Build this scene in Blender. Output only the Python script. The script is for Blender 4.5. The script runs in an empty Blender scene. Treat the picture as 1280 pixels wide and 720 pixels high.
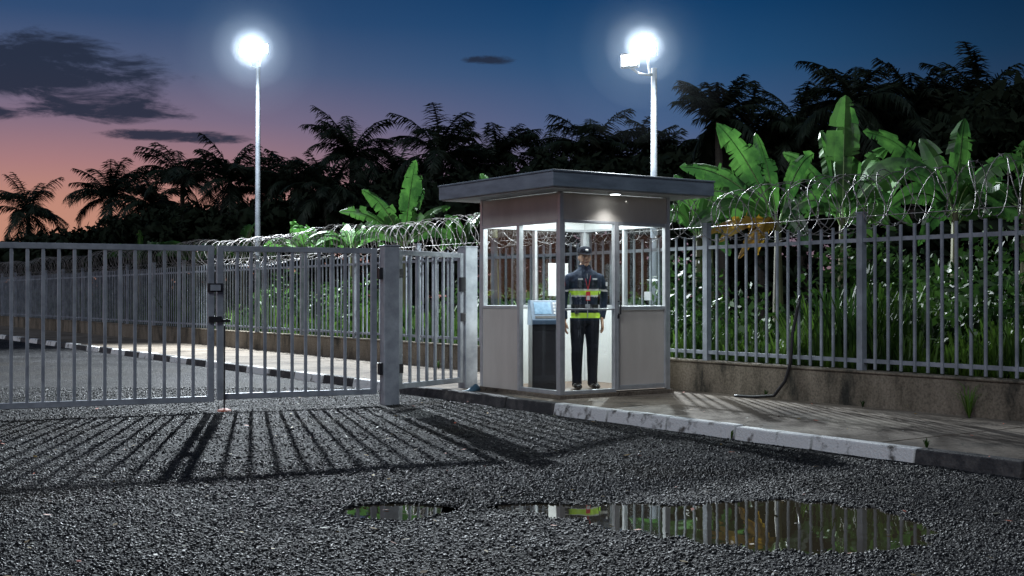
import bpy, math, random
import numpy as np
from mathutils import Vector, Matrix
random.seed(7); rng=np.random.default_rng(7)
sc=bpy.context.scene
sc.view_settings.view_transform='Standard'; sc.view_settings.look='None'; sc.view_settings.exposure=0

# ------------------------------------------------ layout frame (kerb line / booth axes)
TH=math.radians(34.5); U=(math.cos(TH),math.sin(TH)); V=(-math.sin(TH),math.cos(TH)); K=(3.31,7.76)
def W(u,v,z): return (K[0]+u*U[0]+v*V[0], K[1]+u*U[1]+v*V[1], z)
def toUV(x,y):
    dx=x-K[0]; dy=y-K[1]
    return dx*U[0]+dy*U[1], dx*V[0]+dy*V[1]
def ident(a,b,z): return (a,b,z)

# ------------------------------------------------ materials
def nodes(name):
    m=bpy.data.materials.new(name); m.use_nodes=True; nt=m.node_tree
    b=nt.nodes['Principled BSDF']; return m,nt,b
def N(nt,t,**kw):
    n=nt.nodes.new(t)
    for k,v in kw.items():
        if k in('inp',):
            for kk,vv in v.items(): n.inputs[kk].default_value=vv
        else: setattr(n,k,v)
    return n
def ramp(nt,stops):
    r=nt.nodes.new('ShaderNodeValToRGB'); e=r.color_ramp.elements
    while len(e)<len(stops): e.new(0.5)
    for i,(p,c) in enumerate(stops):
        e[i].position=p; e[i].color=(c[0],c[1],c[2],1)
    return r
def c4(c): return (c[0],c[1],c[2],1)
def mat(name,c1,c2=None,rough=.6,metal=0,scale=5,bump=0,bscale=40,stretch=(1,1,1),rough2=None,trans=0,lo=.35,hi=.65,detail=6,spec=.5):
    m,nt,b=nodes(name); L=nt.links
    b.inputs['Roughness'].default_value=rough; b.inputs['Metallic'].default_value=metal; b.inputs['Specular IOR Level'].default_value=spec
    if c2 is None: c2=tuple(x*.75 for x in c1)
    tc=N(nt,'ShaderNodeNewGeometry'); mp=N(nt,'ShaderNodeMapping'); mp.inputs['Scale'].default_value=stretch
    L.new(tc.outputs['Position'],mp.inputs['Vector'])
    nz=N(nt,'ShaderNodeTexNoise',inp={'Scale':scale,'Detail':detail,'Roughness':.62}); L.new(mp.outputs[0],nz.inputs['Vector'])
    r=ramp(nt,[(lo,c1),(hi,c2)]); L.new(nz.outputs['Fac'],r.inputs[0]); L.new(r.outputs[0],b.inputs['Base Color'])
    if rough2 is not None:
        mr=N(nt,'ShaderNodeMapRange',inp={'To Min':rough,'To Max':rough2,'From Min':.3,'From Max':.7}); L.new(nz.outputs['Fac'],mr.inputs[0]); L.new(mr.outputs[0],b.inputs['Roughness'])
    if bump:
        n2=N(nt,'ShaderNodeTexNoise',inp={'Scale':bscale,'Detail':5}); L.new(mp.outputs[0],n2.inputs['Vector'])
        bp=N(nt,'ShaderNodeBump',inp={'Strength':bump,'Distance':.02}); L.new(n2.outputs['Fac'],bp.inputs['Height']); L.new(bp.outputs[0],b.inputs['Normal'])
    if trans:
        tr=N(nt,'ShaderNodeBsdfTranslucent'); L.new(r.outputs[0],tr.inputs['Color'])
        mx=N(nt,'ShaderNodeMixShader',inp={0:trans}); L.new(b.outputs[0],mx.inputs[1]); L.new(tr.outputs[0],mx.inputs[2])
        L.new(mx.outputs[0],nt.nodes['Material Output'].inputs[0])
    return m
def emis(name,c,s):
    m,nt,b=nodes(name); b.inputs['Base Color'].default_value=c4(c); b.inputs['Emission Color'].default_value=c4(c); b.inputs['Emission Strength'].default_value=s; return m

M={}
M['steel']=mat('galvanised_paint',(.40,.435,.47),(.24,.265,.295),rough=.42,metal=.2,scale=5,bump=.08,rough2=.6)
M['fence']=mat('fence_paint',(.31,.345,.39),(.17,.19,.22),rough=.45,metal=.2,scale=4,bump=.08,rough2=.65)
M['dark']=mat('dark_metal',(.05,.05,.055),rough=.45,metal=.5)
M['wire']=mat('razor_wire_steel',(.27,.27,.28),(.12,.10,.085),rough=.5,metal=.4,scale=20)
M['beige']=mat('booth_panel',(.58,.54,.49),(.47,.435,.39),rough=.5,scale=2.5,stretch=(1,1,.3),bump=.04,detail=9)
M['white']=mat('booth_inner_panel',(.70,.72,.72),(.63,.65,.65),rough=.5,scale=3)
M['frame']=mat('aluminium_frame',(.50,.52,.54),(.40,.42,.44),rough=.35,metal=.4,scale=12)
M['roof']=mat('roof_fascia',(.20,.25,.30),(.12,.155,.19),rough=.45,scale=3,stretch=(1,1,4),detail=9)
M['soffit']=mat('roof_soffit',(.4,.4,.4),(.32,.32,.32),rough=.6)
M['floor']=mat('booth_floor',(.22,.15,.11),(.16,.11,.08),rough=.4)
M['soil']=mat('soil',(.045,.035,.022),(.025,.03,.012),rough=.95,scale=3,bump=.8,bscale=15)
M['trunk']=mat('palm_trunk',(.05,.042,.033),(.03,.025,.02),rough=.9,scale=6,bump=.6,stretch=(1,1,6))
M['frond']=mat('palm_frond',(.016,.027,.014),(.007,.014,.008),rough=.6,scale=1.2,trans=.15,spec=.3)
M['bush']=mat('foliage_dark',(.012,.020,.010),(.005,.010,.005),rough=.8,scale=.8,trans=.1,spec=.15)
M['banana']=mat('banana_leaf',(.050,.140,.026),(.015,.050,.011),rough=.38,scale=2.0,trans=.27,spec=.4,lo=.42,hi=.58)
M['rib']=mat('banana_rib',(.18,.27,.10),(.12,.19,.06),rough=.5)
M['oldleaf']=mat('banana_dry_leaf',(.36,.23,.02),(.16,.08,.015),rough=.6,scale=4,trans=.3)
M['stem']=mat('banana_stem',(.09,.10,.04),(.05,.04,.02),rough=.6,scale=4,stretch=(3,3,1))
M['grass']=mat('grass',(.072,.145,.02),(.016,.045,.008),rough=.5,scale=1.1,trans=.3,spec=.3,lo=.42,hi=.56)
M['shrub']=mat('shrub_leaf',(.042,.10,.018),(.012,.035,.008),rough=.5,scale=1.1,trans=.3,spec=.3,lo=.42,hi=.58)
M['black']=mat('black_plastic',(.02,.021,.024),(.014,.014,.016),rough=.35)
M['skin']=mat('skin',(.42,.25,.165),(.36,.205,.13),rough=.5,scale=30)
M['navy']=mat('uniform_navy',(.016,.026,.048),(.009,.015,.030),rough=.85,scale=14,bump=.6,bscale=22,spec=.2)
M['trouser']=mat('uniform_trousers',(.014,.017,.027),(.009,.011,.018),rough=.85,scale=14,bump=.6,bscale=22,stretch=(1,1,.6),spec=.2)
M['cap']=mat('cap_cloth',(.006,.008,.014),(.004,.005,.010),rough=.9,scale=18,spec=.1)
M['lime']=mat('hi_vis_tape',(.55,.85,.05),(.5,.78,.05),rough=.5,scale=30)
M['red']=mat('red_badge',(.6,.03,.04),rough=.5)
M['paper']=mat('white_card',(.65,.65,.65),rough=.5)
M['shoe']=mat('boot_leather',(.01,.01,.011),rough=.25)
M['hair']=mat('hair',(.008,.007,.006),rough=.6)
M['lip']=mat('lips',(.2,.07,.06),rough=.5)
M['orange']=mat('orange_rubber',(.55,.11,.04),(.35,.08,.04),rough=.6,scale=20)
M['bluepipe']=mat('blue_pipe',(.05,.13,.2),(.04,.1,.15),rough=.5,scale=20)
M['conskb']=mat('kerb_black',(.03,.03,.032),(.10,.095,.09),rough=.8,scale=9,bump=.6,bscale=60,lo=.45,hi=.72)
M['conskw']=mat('kerb_white',(.66,.67,.66),(.10,.095,.085),rough=.75,scale=6,bump=.6,bscale=60,lo=.54,hi=.64,detail=12)
M['lampglow']=emis('floodlight_lens',(.93,.97,1.0),60)
M['tube']=emis('ceiling_light_lens',(.95,1,1),9)
M['screen']=mat('screen',(.25,.4,.55),(.15,.27,.4),rough=.2,scale=20)
M['console']=mat('console_blue',(.10,.16,.24),(.08,.13,.2),rough=.4)

# glass
m,nt,b=nodes('booth_glass'); L=nt.links
tr=N(nt,'ShaderNodeBsdfTransparent',inp={0:(.94,.965,.96,1)}); gl=N(nt,'ShaderNodeBsdfGlossy',inp={'Roughness':.02}); lw=N(nt,'ShaderNodeLayerWeight',inp={0:.5})
pw=N(nt,'ShaderNodeMath',operation='POWER'); L.new(lw.outputs['Facing'],pw.inputs[0]); pw.inputs[1].default_value=5
ma=N(nt,'ShaderNodeMath',operation='MULTIPLY_ADD'); L.new(pw.outputs[0],ma.inputs[0]); ma.inputs[1].default_value=.9; ma.inputs[2].default_value=.06
mx=N(nt,'ShaderNodeMixShader'); L.new(ma.outputs[0],mx.inputs[0]); L.new(tr.outputs[0],mx.inputs[1]); L.new(gl.outputs[0],mx.inputs[2]); L.new(mx.outputs[0],nt.nodes['Material Output'].inputs[0]); M['glass']=m
# water
m,nt,b=nodes('puddle_water'); L=nt.links
b.inputs['Base Color'].default_value=(.050,.040,.024,1); b.inputs['Roughness'].default_value=.015; b.inputs['IOR'].default_value=1.65
nz=N(nt,'ShaderNodeTexNoise',inp={'Scale':3,'Detail':2}); g=N(nt,'ShaderNodeNewGeometry'); L.new(g.outputs['Position'],nz.inputs['Vector'])
bp=N(nt,'ShaderNodeBump',inp={'Strength':.04,'Distance':.02}); L.new(nz.outputs['Fac'],bp.inputs['Height']); L.new(bp.outputs[0],b.inputs['Normal']); M['water']=m
# gravel stones
def gravelcol(nt,fac,stops,lo):
    L=nt.links; g=N(nt,'ShaderNodeNewGeometry')
    r=ramp(nt,stops); L.new(fac,r.inputs[0])
    nz=N(nt,'ShaderNodeTexNoise',inp={'Scale':.8,'Detail':5}); L.new(g.outputs['Position'],nz.inputs['Vector'])
    mr=N(nt,'ShaderNodeMapRange',inp={'From Min':.35,'From Max':.65,'To Min':lo,'To Max':1.25}); L.new(nz.outputs['Fac'],mr.inputs[0])
    hs=N(nt,'ShaderNodeMix',data_type='RGBA',blend_type='MULTIPLY'); hs.inputs[0].default_value=1; L.new(r.outputs[0],hs.inputs[6]); L.new(mr.outputs[0],hs.inputs[7])
    n2=N(nt,'ShaderNodeTexNoise',inp={'Scale':.35,'Detail':6}); L.new(g.outputs['Position'],n2.inputs['Vector'])
    m2=N(nt,'ShaderNodeMapRange',inp={'From Min':.54,'From Max':.68,'To Max':.7}); L.new(n2.outputs['Fac'],m2.inputs[0])
    h2=N(nt,'ShaderNodeMix',data_type='RGBA'); L.new(m2.outputs[0],h2.inputs[0]); L.new(hs.outputs[2],h2.inputs[6]); h2.inputs[7].default_value=(.026,.021,.014,1); return h2.outputs[2]
m,nt,b=nodes('gravel_stone'); L=nt.links
g=N(nt,'ShaderNodeNewGeometry')
L.new(gravelcol(nt,g.outputs['Random Per Island'],[(0,(.006,.007,.008)),(.5,(.015,.016,.018)),(.80,(.030,.031,.034)),(.95,(.075,.075,.076)),(1,(.26,.25,.235))],.45),b.inputs['Base Color'])
b.inputs['Roughness'].default_value=.5; b.inputs['Specular IOR Level'].default_value=.17; M['gravel']=m
# ground
m,nt,b=nodes('gravel_ground'); L=nt.links
g=N(nt,'ShaderNodeNewGeometry'); vo=N(nt,'ShaderNodeTexVoronoi',inp={'Scale':45}); L.new(g.outputs['Position'],vo.inputs['Vector'])
sp=N(nt,'ShaderNodeSeparateColor'); L.new(vo.outputs['Color'],sp.inputs[0])
gc=gravelcol(nt,sp.outputs[0],[(0,(.006,.006,.007)),(.6,(.016,.016,.018)),(.87,(.038,.038,.040)),(1,(.16,.158,.15))],.45)
n5=N(nt,'ShaderNodeTexNoise',inp={'Scale':7,'Detail':6,'Roughness':.75}); L.new(g.outputs['Position'],n5.inputs['Vector']); r5=ramp(nt,[(.35,(.45,.45,.45)),(.65,(1.5,1.5,1.5))]); L.new(n5.outputs['Fac'],r5.inputs[0])
x5=N(nt,'ShaderNodeMix',data_type='RGBA',blend_type='MULTIPLY'); x5.inputs[0].default_value=1; L.new(gc,x5.inputs[6]); L.new(r5.outputs[0],x5.inputs[7]); L.new(x5.outputs[2],b.inputs['Base Color'])
bp=N(nt,'ShaderNodeBump',invert=True,inp={'Strength':1.0,'Distance':.03}); L.new(vo.outputs['Distance'],bp.inputs['Height']); L.new(bp.outputs[0],b.inputs['Normal']); b.inputs['Roughness'].default_value=.75; b.inputs['Specular IOR Level'].default_value=.12; M['ground']=m
# concrete (sidewalk / wall)
def concrete(name,c1,c2,dark,crack=True,stretch=(1,1,1)):
    m,nt,b=nodes(name); L=nt.links
    g=N(nt,'ShaderNodeNewGeometry'); mp=N(nt,'ShaderNodeMapping'); mp.inputs['Scale'].default_value=stretch; L.new(g.outputs['Position'],mp.inputs[0])
    n1=N(nt,'ShaderNodeTexNoise',inp={'Scale':1.3,'Detail':9,'Roughness':.68}); L.new(mp.outputs[0],n1.inputs['Vector'])
    n2=N(nt,'ShaderNodeTexNoise',inp={'Scale':45,'Detail':4}); L.new(g.outputs['Position'],n2.inputs['Vector'])
    r=ramp(nt,[(.34,dark),(.47,c1),(.7,c2)]); L.new(n1.outputs['Fac'],r.inputs[0]); out=r.outputs[0]
    r2=ramp(nt,[(.3,(.6,.6,.6)),(.6,(1.1,1.1,1.1))]); L.new(n2.outputs['Fac'],r2.inputs[0])
    x=N(nt,'ShaderNodeMix',data_type='RGBA',blend_type='MULTIPLY'); x.inputs[0].default_value=1; L.new(out,x.inputs[6]); L.new(r2.outputs[0],x.inputs[7]); out=x.outputs[2]
    if crack:
        n3=N(nt,'ShaderNodeTexNoise',inp={'Scale':3,'Detail':4}); L.new(g.outputs['Position'],n3.inputs['Vector'])
        ad=N(nt,'ShaderNodeMix',data_type='RGBA',blend_type='ADD'); ad.inputs[0].default_value=.35; L.new(g.outputs['Position'],ad.inputs[6]); L.new(n3.outputs['Color'],ad.inputs[7])
        vo=N(nt,'ShaderNodeTexVoronoi',feature='DISTANCE_TO_EDGE',inp={'Scale':.75}); L.new(ad.outputs[2],vo.inputs['Vector'])
        r3=ramp(nt,[(.0,(.25,.25,.25)),(.008,(1,1,1))]); L.new(vo.outputs[0],r3.inputs[0])
        x=N(nt,'ShaderNodeMix',data_type='RGBA',blend_type='MULTIPLY'); x.inputs[0].default_value=1; L.new(out,x.inputs[6]); L.new(r3.outputs[0],x.inputs[7]); out=x.outputs[2]
    L.new(out,b.inputs['Base Color']); b.inputs['Roughness'].default_value=.85; b.inputs['Specular IOR Level'].default_value=.2
    bp=N(nt,'ShaderNodeBump',inp={'Strength':.5,'Distance':.01}); L.new(n2.outputs['Fac'],bp.inputs['Height']); L.new(bp.outputs[0],b.inputs['Normal']); return m
M['walk']=concrete('sidewalk_concrete',(.14,.115,.09),(.22,.19,.155),(.055,.045,.036))
M['wall']=concrete('wall_concrete',(.14,.12,.092),(.25,.215,.17),(.028,.028,.024),crack=False,stretch=(2.2,2.2,.7))

# ------------------------------------------------ mesh builder
class MB:
    def __init__(s): s.v=[]; s.f=[]; s.m=[]; s.mats=[]
    def mi(s,k):
        if k not in s.mats: s.mats.append(k)
        return s.mats.index(k)
    def quad(s,pts,k):
        i=len(s.v); s.v+= [tuple(p) for p in pts]; s.f.append(tuple(range(i,i+len(pts)))); s.m.append(s.mi(k))
    def box(s,a0,a1,b0,b1,z0,z1,k,F=ident):
        i=len(s.v)
        for z in(z0,z1):
            for a,b in((a0,b0),(a1,b0),(a1,b1),(a0,b1)): s.v.append(F(a,b,z))
        for f in((3,2,1,0),(4,5,6,7),(0,1,5,4),(1,2,6,5),(2,3,7,6),(3,0,4,7)):
            s.f.append(tuple(i+j for j in f)); s.m.append(s.mi(k))
    def tube(s,pts,rad,k,n=10,cap=True,ell=None,up=None):
        P=[Vector(p) for p in pts]; base=len(s.v)
        for i,p in enumerate(P):
            t=(P[min(i+1,len(P)-1)]-P[max(i-1,0)])
            if t.length<1e-9: t=Vector((0,0,1))
            t.normalize()
            ref=Vector(up) if up else (Vector((0,1,0)) if abs(t.y)<.9 else Vector((1,0,0)))
            a=ref.cross(t).normalized(); b=t.cross(a).normalized()
            r=rad[i] if isinstance(rad,(list,tuple)) else rad
            rx,ry=(r if isinstance(r,(list,tuple)) else (r,r))
            for j in range(n):
                w=2*math.pi*j/n; s.v.append(tuple(p+a*math.cos(w)*rx+b*math.sin(w)*ry))
        for i in range(len(P)-1):
            for j in range(n):
                q=base+i*n; s.f.append((q+j,q+(j+1)%n,q+n+(j+1)%n,q+n+j)); s.m.append(s.mi(k))
        if cap:
            s.f.append(tuple(base+j for j in range(n))[::-1]); s.m.append(s.mi(k))
            e=base+(len(P)-1)*n; s.f.append(tuple(e+j for j in range(n))); s.m.append(s.mi(k))
    def ball(s,c,r,k,nu=16,nv=10,fn=None,z0=-1,z1=1):
        base=len(s.v)
        for i in range(nv+1):
            ph=math.acos(max(-1,min(1,z1)))+(math.acos(max(-1,min(1,z0)))-math.acos(max(-1,min(1,z1))))*i/nv
            for j in range(nu):
                th=2*math.pi*j/nu; d=[math.sin(ph)*math.cos(th),math.sin(ph)*math.sin(th),math.cos(ph)]
                if fn: d=fn(d)
                s.v.append((c[0]+r[0]*d[0],c[1]+r[1]*d[1],c[2]+r[2]*d[2]))
        for i in range(nv):
            for j in range(nu):
                a=base+i*nu; s.f.append((a+j,a+nu+j,a+nu+(j+1)%nu,a+(j+1)%nu)); s.m.append(s.mi(k))
    def build(s,name,parent=None,smooth=False,bevel=0):
        me=bpy.data.meshes.new(name); me.from_pydata(s.v,[],s.f); me.update()
        for k in s.mats: me.materials.append(M[k])
        me.polygons.foreach_set('material_index',s.m)
        if smooth: me.polygons.foreach_set('use_smooth',[True]*len(s.f))
        ob=bpy.data.objects.new(name,me); sc.collection.objects.link(ob)
        if bevel:
            md=ob.modifiers.new('bevel','BEVEL'); md.width=bevel; md.segments=2; md.limit_method='ANGLE'
        if parent: attach(ob,parent)
        return ob
def attach(ob,parent):
    ob.parent=parent; ob.matrix_parent_inverse=Matrix.Translation(-parent.location)
def empty(name,loc):
    e=bpy.data.objects.new(name,None); e.location=loc; e.empty_display_size=.2; sc.collection.objects.link(e); return e
def npmesh(name,verts,nper,faces_local,matk,smooth=False):
    n=verts.shape[0]; fl=np.array(faces_local); me=bpy.data.meshes.new(name)
    k=fl.shape[1]; F=(fl[None]+(np.arange(n)*nper)[:,None,None]).reshape(-1,k)
    me.vertices.add(n*nper); me.vertices.foreach_set('co',verts.reshape(-1).astype(np.float32))
    me.loops.add(F.size); me.loops.foreach_set('vertex_index',F.reshape(-1).astype(np.int32))
    me.polygons.add(len(F)); me.polygons.foreach_set('loop_start',(np.arange(len(F))*k).astype(np.int32))
    try: me.polygons.foreach_set('loop_total',np.full(len(F),k,dtype=np.int32))
    except Exception: pass
    me.update(calc_edges=True); me.validate(); me.materials.append(M[matk])
    ob=bpy.data.objects.new(name,me); sc.collection.objects.link(ob); return ob

# ------------------------------------------------ ground sheet with puddle hollows
EL=[(1.40,6.27,.72,.70),(.62,6.62,.50,.25),(.16,6.74,.30,.12),(.82,6.40,.42,.40),(-.66,6.62,.27,.25),(-.48,6.66,.18,.14)]
WL=.010   # water level
def hgt(x,y):
    x=np.asarray(x,float); y=np.asarray(y,float)
    n=.5*np.sin(3.1*x+1.3*y)+.4*np.sin(5.3*y-2.2*x+1)+.35*np.sin(9.7*x+4.1*y+2)+.3*np.sin(13*y-8*x)
    near=np.exp(-((x/9)**2+((y-8)/9)**2))
    h=.016+.005*n*near
    m=np.zeros_like(h)-9
    for i,(a,b_,rx,ry) in enumerate(EL):
        k=.8 if i<4 else .3
        m=np.maximum(m,1-(((x-a)/rx)**2+((y-b_)/ry)**2)+k*(.20*n+.12*np.sin(31*x+5*y)+.12*np.sin(27*y-11*x)))
    return h-.06*np.clip(m*1.6+.15,0,1)
xs=np.unique(np.round(np.concatenate([-np.geomspace(5,500,26),np.arange(-5,5.01,.05),np.geomspace(5,500,26)]),3))
ys=np.unique(np.round(np.concatenate([[-200,-60,-20,-8,-2,1,3],np.arange(4,9,.05),np.arange(9,16,.25),np.geomspace(16,700,26)]),3))
XX,YY=np.meshgrid(xs,ys); ZZ=hgt(XX,YY); nx,ny=len(xs),len(ys)
me=bpy.data.meshes.new('ground'); idx=np.arange(nx*ny).reshape(ny,nx)
F=np.stack([idx[:-1,:-1],idx[:-1,1:],idx[1:,1:],idx[1:,:-1]],-1).reshape(-1,4)
me.from_pydata(np.stack([XX,YY,ZZ],-1).reshape(-1,3).tolist(),[],F.tolist()); me.polygons.foreach_set('use_smooth',[True]*len(F)); me.materials.append(M['ground'])
sc.collection.objects.link(bpy.data.objects.new('ground',me))
def puddle(els,name='puddle'):
    mb=MB(); x0=min(a-rx for a,b_,rx,ry in els)-.25; x1=max(a+rx for a,b_,rx,ry in els)+.25
    y0=min(b_-ry for a,b_,rx,ry in els)-.25; y1=max(b_+ry for a,b_,rx,ry in els)+.25
    s=.05; gx=np.arange(x0,x1,s); gy=np.arange(y0,y1,s)
    A,B=np.meshgrid(gx,gy); H=hgt(A,B)<.006
    own=np.zeros_like(H)
    for a,b_,rx,ry in els: own|=(((A-a)/(rx+.2))**2+((B-b_)/(ry+.2))**2)<1.2
    H&=own; Hd=H.copy()
    for dx in(-1,0,1):
        for dy in(-1,0,1): Hd|=np.roll(np.roll(H,dx,1),dy,0)
    vid={}
    def vi(i,j):
        if (i,j) not in vid: vid[(i,j)]=len(mb.v); mb.v.append((gx[j],gy[i],WL))
        return vid[(i,j)]
    for i in range(len(gy)-1):
        for j in range(len(gx)-1):
            if Hd[i,j]: mb.f.append((vi(i,j),vi(i,j+1),vi(i+1,j+1),vi(i+1,j))); mb.m.append(mb.mi('water'))
    mb.build(name,smooth=True)
puddle(EL[:4]); puddle(EL[4:])

# gravel stones
def stones(n,x0,x1,y0,y1,smin,smax):
    x=rng.uniform(x0,x1,n); y=rng.uniform(y0,y1,n)
    u=(x-K[0])*U[0]+(y-K[1])*U[1]; h=hgt(x,y)
    ok=(u<-.02)&(np.abs(x)<.47*y+.6)&(h>-.008); x=x[ok]; y=y[ok]; h=h[ok]; n=len(x)
    s=smin+(smax-smin)*rng.random(n)**2.5
    cube=np.array([[-1,-1,-1],[1,-1,-1],[1,1,-1],[-1,1,-1],[-1,-1,1],[1,-1,1],[1,1,1],[-1,1,1]],float)*.62
    v=cube[None]+rng.uniform(-.34,.34,(n,8,3)); v*=rng.uniform(.6,1.25,(n,1,3)); v[:,:,2]*=.8
    A=rng.normal(size=(n,3,3)); Q,_=np.linalg.qr(A); v=np.einsum('nij,nkj->nki',Q,v)*s[:,None,None]; v[:,:,2]*=.75
    z=h+s*rng.uniform(-.3,.4,n); v+=np.stack([x,y,z],-1)[:,None,:]; return v
cf=[(3,2,1,0),(4,5,6,7),(0,1,5,4),(1,2,6,5),(2,3,7,6),(3,0,4,7)]
sv=np.concatenate([stones(220000,-4.7,4.7,4.6,8.6,.0042,.0118),stones(120000,-8,4,8.6,15.5,.0055,.0135)])
npmesh('gravel',sv,8,cf,'gravel')

# ------------------------------------------------ sidewalk, kerb, fence wall, bank
mb=MB(); v=-5.0
while v<60:
    mb.box(.156,2.512,v,v+1.58,-.02,.10+random.uniform(-.003,.003),'walk',W); v+=1.59
mb.build('sidewalk',bevel=.006)
mb=MB(); edges=[-4.2,-3.35,-2.5,-1.65,-.8,.02,.86,1.81,2.63,3.47,4.3,5.14,6.0,6.85,7.67,8.65]
while edges[-1]<58: edges.append(edges[-1]+.9)
for i in range(len(edges)-1):
    a,b_=edges[i],edges[i+1]
    if b_<=.9: k='conskb'
    elif b_<=5.2: k='conskw'
    elif b_<=7.7: k='conskb'
    else: k='conskw' if i%2 else 'conskb'
    du=random.uniform(-.012,.012); zt=.125+random.uniform(-.008,.008)
    j=len(mb.v); mb.box(du,.15,a+.010,b_-.010,-.03,zt,k,W)
    for q in (4,7):
        p=Vector(mb.v[j+q]); mb.v[j+q]=tuple(p+Vector((U[0]*.03,U[1]*.03,0)))
mb.build('kerb',bevel=.012)
mb=MB(); mb.box(2.515,2.70,-6,60,-.05,.43,'wall',W); mb.box(2.50,2.715,-6,60,.43,.455,'wall',W); mb.build('concrete_fence_wall',bevel=.01)
mb=MB()
us=[2.69,3.2,4,5,7,10,15,25,60,300]; vs=list(np.arange(-30,62,1.5))+[70,90,130,200,400]
vid=[[None]*len(us) for _ in vs]
for i,vv in enumerate(vs):
    for j,uu in enumerate(us):
        z=.36+(.0 if j==0 else random.uniform(-.06,.1)); vid[i][j]=len(mb.v); mb.v.append(W(uu,vv,z))
for i in range(len(vs)-1):
    for j in range(len(us)-1): mb.f.append((vid[i][j],vid[i][j+1],vid[i+1][j+1],vid[i+1][j])); mb.m.append(mb.mi('soil'))
mb.build('earth_bank',smooth=True)

# ------------------------------------------------ perimeter fence
mb=MB(); fc=2.607
v=-5.5; posts=[]
p=1.6+1.833-2.22*4
while p<58: posts.append(p); p+=2.22
for p in posts:
    mb.box(fc-.035,fc+.035,p-.035,p+.035,.4,2.03,'fence',W); mb.box(fc-.042,fc+.042,p-.042,p+.042,2.03,2.045,'fence',W)
for i in range(len(posts)-1):
    a,b_=posts[i]+.035,posts[i+1]-.035
    mb.box(fc-.015,fc+.015,a,b_,.53,.57,'fence',W); mb.box(fc-.015,fc+.015,a,b_,1.74,1.78,'fence',W)
    n=14
    for j in range(1,n):
        c=a+(b_-a)*j/n+random.uniform(-.004,.004); mb.box(fc-.035,fc-.0155,c-.013,c+.013,.47,1.90+random.uniform(-.008,.008),'fence',W)
mb.build('metal_fence')
# razor wire coil
cu=bpy.data.curves.new('razor_wire','CURVE'); cu.dimensions='3D'; cu.bevel_depth=.0048; cu.bevel_resolution=0; cu.materials.append(M['wire'])
barbs=[]
for sgn,off in((1,0),(-1,.11)):
    pts=[]; R=.28; v=-5.0; step=26; t=0
    while v<50:
        pitch=.32+.06*math.sin(v*1.3)
        w=2*math.pi*t/step; rr=R*(1+.10*math.sin(v*1.7+off*9)+.06*math.sin(v*7))
        lean=.10*math.sin(w*1+v)
        q=Vector(W(2.72+rr*math.cos(w*sgn),v+off+lean,2.16+.04*math.sin(v*.9)+rr*math.sin(w*sgn))); pts.append(q)
        if v<22 and t%2==0: barbs.append(q)
        v+=pitch/step; t+=1
    sp=cu.splines.new('POLY'); sp.points.add(len(pts)-1)
    sp.points.foreach_set('co',[c for q in pts for c in (q.x,q.y,q.z,1)])
for zz in(2.0,):
    sp=cu.splines.new('POLY'); sp.points.add(1); a=W(2.64,-5,zz); b_=W(2.64,56,zz); sp.points[0].co=(*a,1); sp.points[1].co=(*b_,1)
rw=empty('razor_wire',W(2.72,0,2.1)); co=bpy.data.objects.new('coil',cu); sc.collection.objects.link(co); attach(co,rw)
mb=MB()
for q in barbs:
    d=Vector([random.gauss(0,1) for _ in range(3)]).normalized(); e=d.cross(Vector([random.gauss(0,1) for _ in range(3)])).normalized()
    mb.quad([q-d*.030,q+e*.009,q+d*.030,q-e*.009],'wire')
mb.build('barbs',rw)

# ------------------------------------------------ gates
G0=(-1.34,13.14); gd=(-.909,-.416); gn=(.416,-.909)
def GF(a,b,z): return (G0[0]+a*gd[0]+b*gn[0],G0[1]+a*gd[1]+b*gn[1],z)
def leaf(mb,a0,a1,z0,z1,F,sp=.147,k='steel',th=.022):
    mb.box(a0,a0+.065,-th,th,z0,z1,k,F); mb.box(a1-.065,a1,-th,th,z0,z1,k,F)
    mb.box(a0+.065,a1-.065,-th+.002,th-.002,z1-.06,z1-.002,k,F); mb.box(a0+.065,a1-.065,-th+.002,th-.002,z0+.002,z0+.062,k,F)
    n=max(2,round((a1-a0-.13)/sp))
    for j in range(1,n):
        c=a0+.065+(a1-a0-.13)*j/n; mb.box(c-.016,c+.016,-.014,.014,z0+.062,z1-.06,k,F)
gate=empty('double_swing_gate',GF(1.9,0,0))
mb=MB(); leaf(mb,.15,1.87,.13,1.72,GF); mb.build('near_leaf',gate,bevel=.004)
mb=MB(); leaf(mb,1.90,4.75,.11,1.72,GF); mb.build('far_leaf',gate,bevel=.004)
mb=MB()
mb.box(1.82,1.97,.024,.05,1.24,1.33,'dark',GF); mb.box(1.845,1.945,.05,.07,1.255,1.315,'steel',GF); mb.box(1.83,1.96,.024,.055,.93,.99,'dark',GF); mb.box(1.74,1.83,.03,.045,.93,.96,'dark',GF)
mb.tube([GF(1.80,.04,.02),GF(1.80,.04,.9)],.009,'dark',8)
mb.tube([GF(1.80,.04,.008),GF(1.80,.04,.03),GF(1.80,.04,.045)],[.085,.065,.02],'orange',12)
mb.build('latch_and_drop_bolt',gate)
def post(name,P,h,w=.085,z0=-.02,ang=0,ring=True):
    c,s_=math.cos(ang),math.sin(ang)
    def F(a,b,z): return (P[0]+a*c-b*s_,P[1]+a*s_+b*c,z)
    mb=MB(); mb.box(-w,w,-w,w,z0,h,'steel',F); mb.box(-w-.008,w+.008,-w-.008,w+.008,h,h+.014,'steel',F)
    return mb,F
ga=math.atan2(gd[1],gd[0])
mb,F=post('gate_post',G0,1.74,ang=ga)
for zz in(.34,1.38): mb.box(.087,.13,-.035,.035,zz,zz+.13,'dark',F)
mb.build('gate_post',bevel=.006)
mb,F=post('gate_post',GF(4.93,0,0),1.74,ang=ga); mb.build('gate_post',bevel=.006)
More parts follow.
